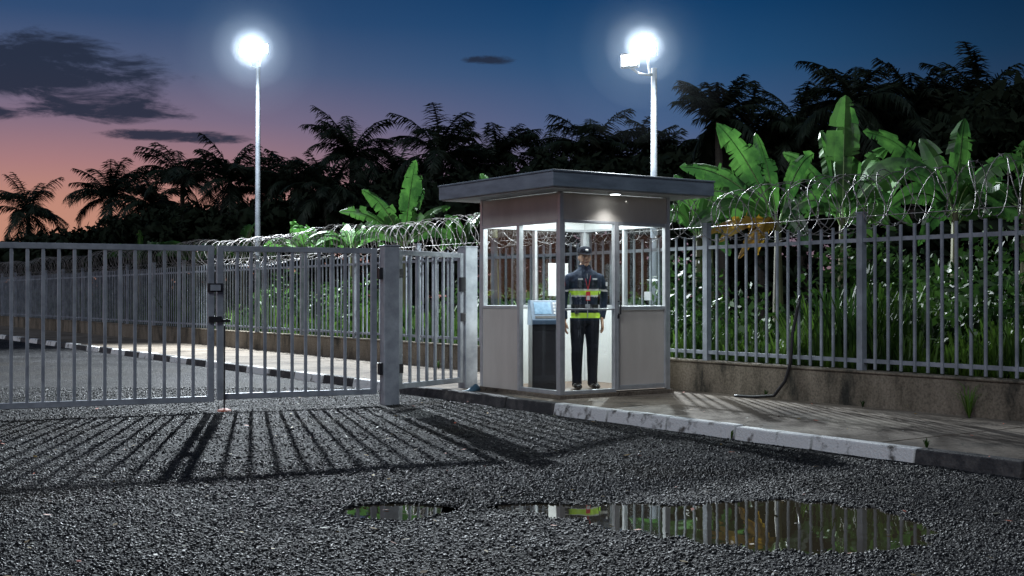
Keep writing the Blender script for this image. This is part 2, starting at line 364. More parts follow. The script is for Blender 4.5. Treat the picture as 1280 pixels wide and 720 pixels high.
P2=(-.53,14.40); mb,F=post('gate_post',P2,1.78,z0=.02,ang=TH)
mb.box(-.16,-.09,-.10,-.02,.9,1.0,'dark',F); mb.build('gate_post',bevel=.006)
pd=Vector((P2[0]-G0[0],P2[1]-G0[1])); pl=pd.length; pd.normalize()
def PF(a,b,z): return (G0[0]+a*pd.x-b*pd.y,G0[1]+a*pd.y+b*pd.x,z)
pg=empty('pedestrian_gate',PF(pl/2,0,0)); mb=MB(); leaf(mb,.14,pl-.12,.17,1.71,PF,.15); mb.build('leaf',pg,bevel=.004)
mb=MB(); mb.box(pl-.22,pl-.13,-.06,-.025,1.25,1.42,'dark',PF); mb.box(.10,.17,-.06,-.025,.35,.45,'dark',PF); mb.box(.10,.17,-.06,-.025,1.4,1.5,'dark',PF); mb.build('lock_and_hinges',pg)
mb=MB()
mb.tube([(-.66,13.72,.02),(-.60,13.80,.06),(-.50,13.86,.07),(-.40,13.93,.14)],[.05,.05,.05,.05],'bluepipe',12); mb.build('drain_pipe',smooth=True)

# ------------------------------------------------ guard booth
B0u,B0v,S=.55,5.74,1.57
def BF(a,b,z): return W(B0u+a,B0v+b,z)
booth=empty('guard_booth',BF(S/2,S/2,.1))
zf,zt=.145,2.32
mb=MB(); mb.box(-.03,S+.03,-.03,S+.03,.085,.14,'walk',BF); mb.box(.02,S-.02,.02,S-.02,.14,.15,'floor',BF); mb.build('base',booth,bevel=.008)
fw=.05
mb=MB()
for a in(0,S-fw):
    for b_ in(0,S-fw): mb.box(a,a+fw,b_,b_+fw,.14,zt,'frame',BF)
mb.build('corner_posts',booth,bevel=.005)
h0,h1=2.02,zt-.01
mb=MB(); d0,d1=.008,.045
def wallA(mb,a0,a1,z0,z1,k,back=False,t0=d0,t1=d1):
    if back: mb.box(a0,a1,S-t1,S-t0,z0,z1,k,BF)
    else: mb.box(a0,a1,t0,t1,z0,z1,k,BF)
def wallB(mb,b0,b1,z0,z1,k,back=False,t0=d0,t1=d1):
    if back: mb.box(S-t1,S-t0,b0,b1,z0,z1,k,BF)
    else: mb.box(t0,t1,b0,b1,z0,z1,k,BF)
e0,e1=fw,S-fw; mid=.775
for w in(wallA,wallB):
    w(mb,e0,e1,h0,h1,'beige')
    w(mb,e0,e1,h0,h1,'white',True)
wallB(mb,mid+.03,e1,.14,1.055,'beige')
wallA(mb,e0,e1,.14,1.055,'white',True); wallB(mb,e0,e1,.14,1.055,'white',True)
wallA(mb,e0,e1,.14,1.055,'beige',True,0.001,.0075); wallB(mb,e0,e1,.14,1.055,'beige',True,.001,.0075)
wallA(mb,e0,e1,h0,h1,'beige',True,0.001,.0075); wallB(mb,e0,e1,h0,h1,'beige',True,.001,.0075)
wallA(mb,e0,e1,h0,h1,'white',False,.046,.05); wallB(mb,e0,e1,h0,h1,'white',False,.046,.05); wallB(mb,mid+.03,e1,.14,1.055,'white',False,.046,.05)
mb.build('wall_panels',booth,bevel=.003)
mb=MB(); t0,t1=-.004,.054
wallB(mb,mid-.018,mid+.022,.14,h0,'frame',False,t0,t1); wallB(mb,e0,e1,h0-.03,h0-.001,'frame',False,t0+.002,t1-.002)
wallB(mb,mid+.03,e1,1.057,1.087,'frame',False,t0+.002,t1-.002); wallB(mb,e0,mid-.020,.141,.185,'frame',False,t0+.002,t1-.002)
wallB(mb,e1-.022,e1-.001,1.088,h0-.032,'frame',False,t0+.004,t1-.004); wallB(mb,e0+.001,e0+.02,.187,h0-.032,'frame',False,t0+.004,t1-.004)
wallB(mb,mid+.024,mid+.042,1.089,h0-.032,'frame',False,t0+.004,t1-.004)
wallA(mb,mid-.024,mid-.002,.14,h0,'frame',False,t0,t1); wallA(mb,mid+.002,mid+.034,.16,h0-.002,'frame',False,t0-.006,t1-.01)
wallA(mb,e0,mid-.026,h0-.03,h0-.001,'frame',False,t0+.002,t1-.002); wallA(mb,mid+.036,e1-.036,h0-.04,h0-.001,'frame',False,t0+.002,t1-.002)
wallA(mb,e0,mid-.026,1.045,1.065,'frame',False,t0+.002,t1-.002); wallA(mb,e0,mid-.026,.141,.18,'frame',False,t0+.002,t1-.002)
wallA(mb,mid+.036,e1-.036,1.045,1.085,'frame',False,t0+.002,t1-.002); wallA(mb,mid+.036,e1-.036,.16,.21,'frame',False,t0+.002,t1-.002)
wallA(mb,e1-.034,e1-.001,.16,h0-.002,'frame',False,t0-.004,t1-.01); wallA(mb,e0+.001,e0+.018,.182,h0-.032,'frame',False,t0+.004,t1-.004)
for w in(wallA,wallB):
    w(mb,e0,e1,1.057,1.09,'frame',True,t0,t1); w(mb,e0,e1,h0-.03,h0-.001,'frame',True,t0,t1)
    w(mb,e0,e0+.025,1.092,h0-.032,'frame',True,t0,t1); w(mb,e1-.025,e1,1.092,h0-.032,'frame',True,t0,t1)
    w(mb,mid-.018,mid+.018,1.092,h0-.032,'frame',True,t0,t1)
mb.build('window_and_door_frames',booth,bevel=.003)
mb=MB(); wallA(mb,mid+.036,e1-.036,.21,1.044,'beige',False,.014,.034); mb.build('door_panel',booth,bevel=.003)
mb=MB()
mb.tube([BF(mid+.02,-.012,1.0),BF(mid+.02,-.05,1.0),BF(mid+.02,-.05,1.14),BF(mid+.02,-.012,1.14)],.009,'dark',8)
mb.box(mid+.006,mid+.032,-.016,-.010,.95,.99,'dark',BF)
mb.build('door_handle',booth)
mb=MB()
def pane(fn,a0,a1,z0,z1,back=False):
    if fn=='A': b_=S-.026 if back else .024; mb.quad([BF(a0,b_,z0),BF(a1,b_,z0),BF(a1,b_,z1),BF(a0,b_,z1)],'glass')
    else: a=S-.026 if back else .024; mb.quad([BF(a,a0,z0),BF(a,a1,z0),BF(a,a1,z1),BF(a,a0,z1)],'glass')
pane('B',mid+.042,e1-.022,1.087,h0-.03); pane('B',e0+.02,mid-.018,.185,h0-.03)
pane('A',e0+.018,mid-.024,1.065,h0-.03); pane('A',e0+.018,mid-.024,.18,1.045); pane('A',mid+.034,e1-.034,1.085,h0-.04)
for f in'AB': pane(f,e0+.025,mid-.018,1.09,h0-.03,True); pane(f,mid+.018,e1-.025,1.09,h0-.03,True)
mb.build('glazing',booth)
mb=MB(); o=.35
mb.box(-o,S+o,-o,S+o,zt+.012,2.485,'roof',BF); mb.box(-o-.012,S+o+.012,-o-.012,S+o+.012,2.485,2.505,'roof',BF); mb.build('roof',booth,bevel=.006)
mb=MB(); mb.box(-o+.03,S+o-.03,-o+.03,S+o-.03,zt,zt+.0115,'soffit',BF); mb.build('soffit',booth)
mb=MB()
def disc(mb,a,b_,z,r,k,n=20): mb.quad([BF(a+r*math.cos(2*math.pi*i/n),b_+r*math.sin(2*math.pi*i/n),z) for i in range(n)][::-1],k)
disc(mb,.62,-.17,zt-.022,.055,'tube'); mb.tube([BF(.62,-.17,zt-.02),BF(.62,-.17,zt-.001)],.07,'frame',20)
mb.build('soffit_light',booth)
mb=MB(); mb.box(.3,1.25,.62,.92,2.27,2.31,'frame',BF); mb.quad([BF(.32,.64,2.267),BF(1.23,.64,2.267),BF(1.23,.90,2.267),BF(.32,.90,2.267)][::-1],'tube'); mb.build('ceiling_light',booth)
mb=MB(); mb.box(.95,1.25,S-.066,S-.060,1.2,1.6,'paper',BF); mb.box(S-.08,S-.056,.25,.36,1.15,1.25,'frame',BF); mb.build('notice_board',booth)
con=empty('control_console',BF(.32,.72,.15))
cc=Vector(BF(.33,.72,0)); ca=math.radians(8)
def CF(a,b,z): return (cc.x+a*math.cos(ca)-b*math.sin(ca),cc.y+a*math.sin(ca)+b*math.cos(ca),z)
mb=MB(); mb.box(-.17,.17,-.14,.16,.15,.88,'black',CF); mb.box(-.15,.15,-.15,-.141,.22,.8,'dark',CF); mb.build('cabinet',con,bevel=.01)
mb=MB(); i=len(mb.v)
prof=[(-.19,.88),(-.19,.93),(-.02,1.15),(.12,1.15),(.16,.88)]
for a in(-.18,.18):
    for (b_,z) in prof: mb.v.append(CF(a,b_,z))
n=5
for j in range(n): mb.f.append((i+j,i+(j+1)%n,i+n+(j+1)%n,i+n+j)); mb.m.append(mb.mi('console'))
mb.f.append((i,i+1,i+2,i+3,i+4)); mb.m.append(0); mb.f.append((i+9,i+8,i+7,i+6,i+5)); mb.m.append(0)
mb.build('console_top',con,bevel=.008)
mb=MB()
def SL(a,t,o_=.004):
    b_=-.19+.17*t; z=.93+.22*t; return CF(a,b_-o_*.8,z+o_*.62)
mb.quad([SL(-.14,.3),SL(.05,.3),SL(.05,.9),SL(-.14,.9)],'screen')
for r_ in range(4):
    for c_ in range(3): a=.075+c_*.03; t=.3+r_*.16; mb.quad([SL(a,t),SL(a+.022,t),SL(a+.022,t+.11),SL(a,t+.11)],'paper')
mb.quad([SL(-.14,.08),SL(.14,.08),SL(.14,.2),SL(-.14,.2)],'black'); mb.build('screen_and_keys',con)

# ------------------------------------------------ lights
def light(name,typ,loc,energy,color=(1,1,1),parent=None,target=None,**kw):
    l=bpy.data.lights.new(name,typ); l.energy=energy; l.color=color
    for k,v_ in kw.items(): setattr(l,k,v_)
    o_=bpy.data.objects.new(name,l); o_.location=loc
    if target is not None: o_.rotation_euler=(Vector(target)-Vector(loc)).to_track_quat('-Z','Y').to_euler()
    sc.collection.objects.link(o_)
    if parent: attach(o_,parent)
    return o_
c=BF(.775,.62,2.255); light('ceiling_lamp','AREA',c,56,(.93,1,1),booth,(c[0],c[1],0),shape='RECTANGLE',size=.95,size_y=.85)
c=BF(.62,-.17,zt-.04); light('soffit_lamp','SPOT',c,17,(.95,.98,1),booth,(c[0],c[1],0),spot_size=math.radians(115),spot_blend=.9,shadow_soft_size=.05)

def lamp_halo(parent,c,R,dens,nm):  # added scattering sphere that imitates lens glow around a lamp, not real mist
    m=bpy.data.materials.new(nm); m.use_nodes=True; nt=m.node_tree; nt.nodes.clear()
    o_=nt.nodes.new('ShaderNodeOutputMaterial'); vs_=nt.nodes.new('ShaderNodeVolumeScatter'); vs_.inputs['Density'].default_value=dens; vs_.inputs['Color'].default_value=(.8,.9,1,1); vs_.inputs['Anisotropy'].default_value=0
    nt.links.new(vs_.outputs[0],o_.inputs['Volume']); M[nm]=m
    mb=MB(); mb.ball(c,(R,R,R),nm,40,24); ob=mb.build('glow_shell',parent,smooth=True)
def floodpole(x,y,h,r,heads,target):
    e=empty('floodlight_pole',(x,y,0)); mb=MB()
    mb.tube([(x,y,.2),(x,y,h*.5),(x,y,h)],[r*1.35,r*1.1,r*.85],'fence',14); mb.tube([(x,y,.2),(x,y,.5)],r*2.2,'fence',14)
    mb.build('pole',e,smooth=False)
    for i,(dx,dy,dz,s) in enumerate(heads):
        c=Vector((x+dx,y+dy,h+dz)); t=Vector(target[i]); d=(t-c).normalized(); a=d.cross(Vector((0,0,1))).normalized(); b_=a.cross(d)
        def F(p,q,w): return tuple(c+a*p+b_*q+d*w)
        mb=MB()
        mb.box(-s,s,-s*.75,s*.75,-.06,.04,'dark',F); mb.box(-s*.8,s*.8,-s*.6,s*.6,-.10,-.0605,'dark',F)
        for q in range(5): mb.box(-s*.75+q*s*.36,-s*.75+q*s*.36+.012,-s*.5,s*.5,-.14,-.1005,'dark',F)
        mb.box(-s*.86,s*.86,-s*.6,s*.6,.041,.046,'lampglow',F)
        mb.build('floodlight_head',e,bevel=.0)
        mb=MB(); mb.tube([(x,y,h-.12),(x+dx*.6,y+dy*.6,h-.1),tuple(c-b_*s*.9-d*.02)],.022,'fence',8)
        mb.tube([tuple(c-b_*s*.9-a*s*1.05),tuple(c-b_*s*.9+a*s*1.05)],.014,'fence',6)
        mb.tube([tuple(c-b_*s*.9-a*s*1.05),tuple(c-a*s*1.05)],.014,'fence',6); mb.tube([tuple(c-b_*s*.9+a*s*1.05),tuple(c+a*s*1.05)],.014,'fence',6)
        mb.build('bracket',e)
    return e
e1p=floodpole(-5.72,27,6.45,.055,[(-.22,-.1,.28,.17),(.10,-.15,.30,.16)],[(-3,6,0),(-1,7,0)])
light('flood_lamp','SPOT',(-5.78,26.7,6.75),15500,(.85,.93,1),e1p,(-3,11,0),spot_size=math.radians(170),spot_blend=.5,shadow_soft_size=.10)
for i,(R,dn) in enumerate(((2.3,.0002),(1.55,.0005),(.95,.0012),(.5,.004))): lamp_halo(e1p,(-5.78,26.7,6.75),R,dn,'glow_shell_a%d'%i)
e2p=floodpole(2.37,20,5.0,.055,[(-.42,-.1,.12,.14),(-.14,-.15,.32,.16)],[(-3,6,0),(-1,9,.5)])
light('flood_lamp','SPOT',(2.18,19.65,5.36),4200,(.88,.95,1),e2p,(0,12,0),spot_size=math.radians(170),spot_blend=.5,shadow_soft_size=.08)
for i,(R,dn) in enumerate(((1.65,.0005),(1.1,.0013),(.68,.0035),(.36,.012))): lamp_halo(e2p,(2.18,19.65,5.36),R,dn,'glow_shell_b%d'%i)
light('fill_light','SUN',(0,0,20),1.05,(.86,.93,1),None,(3.5,6.5,12),angle=math.radians(25))  # added soft fill from the camera side, not the actual sun
sc.objects['fill_light'].rotation_euler=Vector((.35,.75,-.62)).to_track_quat('-Z','Y').to_euler()

# ------------------------------------------------ vegetation
def banana_leaf(mb,P0,P1,P2,w,nh,k='banana',torn=.26):
    P0,P1,P2=Vector(P0),Vector(P1),Vector(P2); n=34; nh=Vector(nh).normalized()
    C=[]
    for i in range(n+1):
        t=i/n; p=P0*(1-t)**2+P1*2*t*(1-t)+P2*t*t; tg=((P1-P0)*(1-t)+(P2-P1)*t).normalized()
        sd=tg.cross(nh).normalized(); nn=sd.cross(tg).normalized()
        tt=max(0,(t-.14)/.86); prof=(math.sin(math.pi*min(1,tt)**.8)**.55 if 0<tt<1 else 0)
        C.append((p,sd,nn,w*.5*prof*random.uniform(.93,1.05)))
    for side in(-1,1):
        drop=random.uniform(-.05,.2)
        for i in range(n):
            new=random.random()<torn
            p,sd,nn,h=C[i]; p2,sd2,nn2,h2=C[i+1]
            if new: drop=random.uniform(-.15,.85)
            if h<.004 and h2<.004: continue
            tg=(p2-p)
            e1_=p+sd*side*h*(1-.2*max(drop,0))+nn*(.22*h-drop*h)+(tg*.45 if new else Vector())-Vector((0,0,max(drop,0)*h*.4))
            m1_=p+sd*side*h*.5+nn*(.16*h-drop*.25*h)
            e2_=p2+sd2*side*h2*(1-.2*max(drop,0))+nn2*(.22*h2-drop*h2)-Vector((0,0,max(drop,0)*h2*.4)); m2_=p2+sd2*side*h2*.5+nn2*(.16*h2-drop*.25*h2)
            mb.quad([p,p2,m2_,m1_],k); mb.quad([m1_,m2_,e2_,e1_],k)
    mb.tube([C[i][0]-C[i][2]*.006 for i in range(0,n+1,3)],[.016*(1-.8*i/n) for i in range(0,n+1,3)],'rib' if k=='banana' else k,5)
def banana(x,y,h,leaves,lean=0,r=.09):
    mb=MB(); cr=Vector((x+lean,y,h))
    mb.tube([(x,y,.3),(x+lean*.4,y,h*.5),tuple(cr)],[r,r*.8,r*.45],'stem',10)
    for L_ in leaves:
        dx,dy,dz,bow,w=L_[:5]; k=L_[5] if len(L_)>5 else 'banana'
        ct=cr+Vector((dx*.4,dy*.4,max(dz,0)*.55+bow)); tip=cr+Vector((dx,dy,dz))
        banana_leaf(mb,cr-Vector((0,0,.15)),ct,tip,w,(random.uniform(-.8,.8)-dx*.25,-1,random.uniform(-.2,1.1)),k)
    return mb.build('banana_plant',smooth=False)
def rleaves(n,L_,w,spread=1):
    o_=[]
    for i in range(n):
        a=2*math.pi*i/n+random.uniform(-.4,.4); up=random.uniform(.05,1); q=L_*random.uniform(.75,1.1)
        o_.append((math.cos(a)*q*(1.1-up*.7)*spread,math.sin(a)*q*(1.1-up*.7)*spread,q*up*.95-.15,.25+.3*(1-up),w*random.uniform(.8,1.1)))
    return o_
banana(3.68,16.6,2.25,[(-.85,0,1.35,.1,.42),(-1.35,.1,.75,.35,.36),(-.25,.3,1.25,.2,.30),(.55,.2,.95,.3,.30),(-1.25,-.1,-.15,.6,.32),(.85,0,.1,.5,.34),(-.85,-.2,-.32,.25,.26,'oldleaf'),(-.35,-.3,-.50,.2,.2,'oldleaf'),(-1.1,-.1,-.25,.15,.2,'oldleaf'),(-.6,-.25,-.55,.1,.18,'oldleaf'),(.35,-.3,-.4,.3,.3),(-.9,.4,.2,.5,.3)])
banana(4.68,17,2.3,[(.05,0,1.75,.1,.50),(1.45,-.1,.35,1.0,.42),(-.8,.2,.95,.3,.32),(.75,.3,1.05,.3,.32),(-.7,-.2,.1,.5,.32),(.6,-.2,-.1,.4,.32),(-.2,.4,1.3,.2,.3),(1.1,.3,-.1,.7,.3)])
banana(6.35,17.2,2.4,[(.15,0,1.35,.15,.46),(-1.35,-.1,1.15,.45,.38),(1.0,0,.75,.4,.38),(.75,-.2,-.15,.55,.36),(-1.0,-.2,.05,.55,.34),(-.4,.3,1.1,.2,.34),(-.6,-.2,-.5,.3,.3),(.3,-.3,.2,.6,.3)])
banana(7.9,18.5,2.6,rleaves(8,1.6,.45))
banana(2.62,16.8,2.05,[(-.35,0,.85,.15,.3),(.35,0,.8,.25,.3),(-.6,-.1,.3,.4,.26),(.6,-.1,.15,.4,.26),(.1,.2,1.0,.1,.26),(.4,-.2,-.3,.3,.26)])
banana(5.5,18.6,2.3,rleaves(8,1.3,.36)); banana(3.1,18.8,2.3,rleaves(8,1.2,.34)); banana(7.0,19,2.4,rleaves(8,1.4,.4))
banana(-1.98,22,2.2,[(.22,0,1.5,.1,.42),(-.78,0,.95,.25,.34),(-1.2,.05,.55,.35,.28),(-.45,.1,.5,.3,.26),(.85,.1,.65,.3,.26),(.35,.2,1.0,.2,.26),(.9,-.1,.05,.4,.26),(-.9,-.2,.0,.4,.24)])
banana(-.95,22.5,2.1,rleaves(6,1.0,.30))
banana(-.3,20.6,2.75,[(-.25,0,.55,.1,.24),(.35,0,.35,.15,.2),(-.45,.1,.1,.25,.2)])
banana(-4.45,26,2.1,rleaves(7,1.05,.32)); banana(-6.5,29,2.1,rleaves(7,1.1,.34)); banana(-8.7,33,2.2,rleaves(7,1.2,.34)); banana(-11.5,37,2.3,rleaves(7,1.2,.34)); banana(-3.4,25.5,2.2,rleaves(6,1.0,.3))

def palm(x,y,h,L_,nf=26):
    mb=MB(); lean=random.uniform(-.6,.6); cr=Vector((x,y,h))
    mb.tube([(x-lean,y,.2),(x-lean*.5,y,h*.45),(x-lean*.1,y,h*.85),tuple(cr)],[.18,.13,.11,.09],'trunk',8)
    for i in range(nf):
        a=2*math.pi*i/nf*1.0+random.uniform(-.25,.25); e=math.radians(random.choice([80,70,60,50,40,30,15,-5,-30])+random.uniform(-8,8)); Lf=L_*random.uniform(.8,1.1)
        dr=random.uniform(1.1,2.0)*(.6+.4*math.cos(e)); p=cr.copy(); n=24; ax=Vector((math.cos(a),math.sin(a),0)); sd=Vector((-math.sin(a),math.cos(a),0)); pts=[p.copy()]
        for j in range(n):
            t=(j+.5)/n; ee=e-dr*t**1.25; tg=ax*math.cos(ee)+Vector((0,0,1))*math.sin(ee); p=p+tg*Lf/n; pts.append(p.copy())
            if j<2: continue
            ll=Lf*.30*(math.sin(math.pi*(.12+.80*t))**.7)
            for s_ in(-1,1):
                for sub in(0,.5):
                    q=p-tg*Lf/n*sub; l2=ll*random.uniform(.7,1.15)
                    d=(sd*s_*.85+tg*.6-Vector((0,0,1))*random.uniform(.1,.9)).normalized(); w_=tg*.024
                    mb.quad([q-w_,q+w_,q+d*l2*.6+w_*.7-Vector((0,0,l2*.03)),q+d*l2-Vector((0,0,l2*.18)),q+d*l2*.55-w_*.7],'frond')
        mb.tube(pts[::4],[.03,.026,.022,.017,.012,.008,.005][:len(pts[::4])],'frond',4,cap=False)
    mb.build('palm_tree')
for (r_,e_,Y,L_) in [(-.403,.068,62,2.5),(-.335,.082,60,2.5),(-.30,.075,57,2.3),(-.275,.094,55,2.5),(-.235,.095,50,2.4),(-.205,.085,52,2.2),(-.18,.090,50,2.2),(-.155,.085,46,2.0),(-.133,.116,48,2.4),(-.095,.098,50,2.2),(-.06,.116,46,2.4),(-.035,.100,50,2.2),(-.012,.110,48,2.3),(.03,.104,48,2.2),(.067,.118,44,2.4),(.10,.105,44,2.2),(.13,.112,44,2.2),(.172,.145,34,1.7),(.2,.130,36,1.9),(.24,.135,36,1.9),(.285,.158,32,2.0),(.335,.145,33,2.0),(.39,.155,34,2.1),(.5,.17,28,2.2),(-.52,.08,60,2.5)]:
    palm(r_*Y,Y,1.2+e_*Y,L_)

# treeline mass: leaf clumps
prof=[(-.75,.05),(-.43,.045),(-.36,.057),(-.29,.076),(-.23,.076),(-.19,.082),(-.1,.100),(-.03,.104),(.04,.114),(.13,.122),(.2,.135),(.26,.142),(.33,.160),(.38,.168),(.43,.183),(.8,.18)]
pr=[a for a,_ in prof]; pe=[b_ for _,b_ in prof]
def leafcloud(centers,radii,n,smin,smax):
    C=np.array(centers); R=np.array(radii); w=(R[:,0]*R[:,2]); w/=w.sum(); k=rng.choice(len(C),n,p=w)
    d=rng.normal(size=(n,3)); d/=np.linalg.norm(d,axis=1)[:,None]; d*=(rng.random(n)**.35)[:,None]
    p=C[k]+d*R[k]; A=rng.normal(size=(n,3)); A/=np.linalg.norm(A,axis=1)[:,None]; Bv=np.cross(A,rng.normal(size=(n,3))); Bv/=np.linalg.norm(Bv,axis=1)[:,None]
    s=rng.uniform(smin,smax,n)[:,None]
    return np.stack([p-A*s,p+Bv*s*.42,p+A*s,p-Bv*s*.42],1)
cs=[];rs=[]
for r_ in np.arange(-.7,.75,.006):
    top=np.interp(r_,pr,pe)
    for q in range(7):
        Y=float(np.interp(r_,[-.5,.45],[58,30]))*random.uniform(.96,1.12); H=1.2+top*Y*random.uniform(.84,1.03); R=random.uniform(.4,1.2)
        z=H-R*.7 if q<3 else random.uniform(.8,max(1.2,H-R)); cs.append((r_*Y+random.uniform(-.3,.3),Y,z)); rs.append((R*1.1,R,R*.85))
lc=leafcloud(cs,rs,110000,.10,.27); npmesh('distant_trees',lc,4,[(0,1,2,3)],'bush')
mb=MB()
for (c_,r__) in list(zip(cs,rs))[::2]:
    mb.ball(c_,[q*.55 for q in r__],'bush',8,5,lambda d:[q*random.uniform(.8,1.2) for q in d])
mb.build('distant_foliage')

def blades(n,u0,u1,v0,v1,h0_,h1_):
    uu=u0+(u1-u0)*rng.random(n)**1.4; vv=rng.uniform(v0,v1,n); cl=(.55+.45*np.sin(vv*2.1+uu)*np.sin(vv*.9+1))
    h=(h0_+(h1_-h0_)*rng.random(n))*np.clip(cl,.35,1); a=rng.uniform(0,2*np.pi,n); bend=rng.uniform(.1,.65,n)*h
    x=K[0]+uu*U[0]+vv*V[0]; y=K[1]+uu*U[1]+vv*V[1]; w=rng.uniform(.007,.017,n)
    d=np.stack([np.cos(a),np.sin(a),0*a],-1); s=np.stack([-np.sin(a),np.cos(a),0*a],-1)*w[:,None]; b0=np.stack([x,y,0*x+.34],-1)
    z=np.array([0,0,1.])
    p1=b0+z*(h*.55)[:,None]+d*(bend*.25)[:,None]; p2=b0+z*(h*.9)[:,None]+d*(bend*.65)[:,None]; p3=b0+z*(h*.92)[:,None]+d*(bend*1.15)[:,None]
    return np.stack([b0-s,b0+s,p1+s,p1-s,p2+s*.7,p2-s*.7,p3],1)
bv=np.concatenate([blades(15000,2.75,5.5,-4,6.5,.35,1.15),blades(9000,2.75,4.8,6.5,30,.35,1.0),blades(3000,2.72,3.0,-4,12,.15,.4)])
ob=npmesh('tall_grass',bv,7,[(0,1,2,3),(3,2,4,5),(5,4,6,6)],'grass')
cs=[];rs=[]
for i in range(70):
    v_=random.uniform(-4,6.5); u_=random.uniform(3.4,6.5); R=random.uniform(.3,.65); q=W(u_,v_,.35+R*random.uniform(.6,1.9)); cs.append(q); rs.append((R,R,R))
for i in range(100):
    v_=random.uniform(7,45); u_=random.uniform(3.2,5.5); R=random.uniform(.25,.6); q=W(u_,v_,.35+R*random.uniform(.5,1.6)); cs.append(q); rs.append((R,R,R))
npmesh('shrubs',leafcloud(cs,rs,30000,.04,.10),4,[(0,1,2,3)],'shrub')
def weed(u_,v_,z,n,h):
    mb=MB(); c_=Vector(W(u_,v_,z))
    for i in range(n):
        a=random.uniform(0,6.28); d=Vector((math.cos(a),math.sin(a),0)); hh=h*random.uniform(.5,1); s_=Vector((-d.y,d.x,0))*.005; b_=random.uniform(.2,.9)*hh
        mb.quad([c_-s_,c_+s_,c_+d*b_*.4+Vector((0,0,hh*.7))+s_,c_+d*b_*.4+Vector((0,0,hh*.7))-s_],'grass'); q=c_+d*b_*.4+Vector((0,0,hh*.7)); mb.quad([q-s_,q+s_,c_+d*b_+Vector((0,0,hh*.85))],'grass')
    mb.build('weed_tuft')
weed(2.38,2.05,.1,34,.40); weed(2.46,4.6,.1,12,.12); weed(.16,.86,.11,14,.1); weed(2.46,3.3,.1,9,.1); weed(-.01,2.63,.02,9,.09); weed(2.2,11,.1,14,.2)
mb=MB(); pts=[W(2.56,4.20,1.2),W(2.50,4.25,.8),W(2.47,4.25,.5),W(2.44,4.3,.3),W(2.40,4.42,.14),W(2.35,4.7,.112),W(2.3,4.9,.112)]
P_=[Vector(p) for p in pts]; fine=[]
for i in range(len(P_)-1):
    for t in(0,.33,.66): fine.append(P_[i].lerp(P_[i+1],t))
mb.tube(fine+[P_[-1]],.018,'black',8); mb.build('drain_hose',smooth=True)
for nm,k,cnt in(('fallen_leaves','oldleaf',260),):
    mb=MB()
    for i in range(cnt):
        y=random.uniform(4.6,14); x=random.uniform(-.5*y,.5*y); u_,v_=toUV(x,y)
        if u_>2.4: continue
        z=(.104 if u_>.16 else (.135 if u_>-.02 else float(hgt(x,y))+.014)); a=random.uniform(0,6.28); s=random.uniform(.012,.030)
        d=Vector((math.cos(a),math.sin(a),random.uniform(-.2,.2)))*s; e=Vector((-math.sin(a),math.cos(a),random.uniform(-.3,.3)))*s*.45; c_=Vector((x,y,max(z,.012)+.003))
        mb.quad([c_-d,c_-d*.2+e,c_+d,c_-d*.2-e],random.choice(['oldleaf','oldleaf','orange','stem']))
    mb.build(nm)

# ------------------------------------------------ security guard
SCL=.915; ga_=math.radians(12); GP=Vector(BF(.70,.47,.15))
guard=empty('security_guard',GP)
def place(ob):
    ob.matrix_world=Matrix.Translation(GP)@Matrix.Rotation(ga_,4,'Z')@Matrix.Scale(SCL,4)
    me=ob.data; me.transform(ob.matrix_world); ob.matrix_world=Matrix.Identity(4); attach(ob,guard)
def remeshed(mb,name,vox,it=6):
    ob=mb.build(name); md=ob.modifiers.new('r','REMESH'); md.mode='VOXEL'; md.voxel_size=vox; sm=ob.modifiers.new('s','SMOOTH'); sm.iterations=it; sm.factor=.5
    dg=bpy.context.evaluated_depsgraph_get(); me=bpy.data.meshes.new_from_object(ob.evaluated_get(dg)); bpy.data.objects.remove(ob)
    o2=bpy.data.objects.new(name,me); sc.collection.objects.link(o2); me.polygons.foreach_set('use_smooth',[True]*len(me.polygons)); return o2
mb=MB()
mb.tube([(0,0,.80),(0,0,.86),(0,0,.96),(0,.0,1.06),(0,.0,1.2),(0,.0,1.33),(0,.005,1.40),(0,.008,1.44),(0,.01,1.475),(0,.01,1.50),(0,.005,1.56)],[(.165,.115),(.178,.128),(.176,.13),(.162,.125),(.175,.13),(.188,.130),(.178,.118),(.15,.10),(.10,.082),(.066,.066),(.056,.058)],'navy',28)
for s in(-1,1):
    mb.tube([(s*.10,.0,.05),(s*.10,.0,.14),(s*.10,.005,.35),(s*.098,-.01,.50),(s*.094,.0,.70),(s*.088,.0,.88)],[(.062,.07),(.060,.066),(.070,.075),(.074,.078),(.09,.098),(.10,.115)],'navy',18)
armR=[(-.14,.01,1.40),(-.195,.01,1.375),(-.230,.01,1.29),(-.262,.02,1.12),(-.272,-.005,.98),(-.268,-.04,.86)]
armL=[(.14,.01,1.40),(.195,.01,1.375),(.230,.015,1.29),(.265,.06,1.13),(.245,.03,.98),(.215,-.02,.87)]
ar=[.045,.058,.058,.051,.047,.040]
mb.tube(armR,ar,'navy',16); mb.tube(armL,ar,'navy',16)
body=remeshed(mb,'uniform_body',.0105,5)
me=body.data; me.materials.clear()
for k in('navy','trouser','lime','skin','paper'): me.materials.append(M[k])
for p in me.polygons:
    c_=p.center; ax=abs(c_.x); arm=ax>.205 and c_.z<1.36 or (ax>.188 and c_.z<1.1 and c_.z>.83 )
    k=0
    if not arm and c_.z<.845: k=1
    if not arm and (1.155<c_.z<1.215 or .875<c_.z<.935): k=2
    if not arm and (1.135<c_.z<=1.155 or 1.215<=c_.z<1.23): k=4
    if arm and 1.205<c_.z<1.228: k=4
    if c_.z>1.505 and ax<.1: k=3
    p.material_index=k
place(body)
mb=MB(); mb.tube([(0,.004,1.475),(0,.006,1.505),(0,.008,1.53)],[(.090,.085),(.074,.076),(.070,.074)],'navy',28,cap=False)
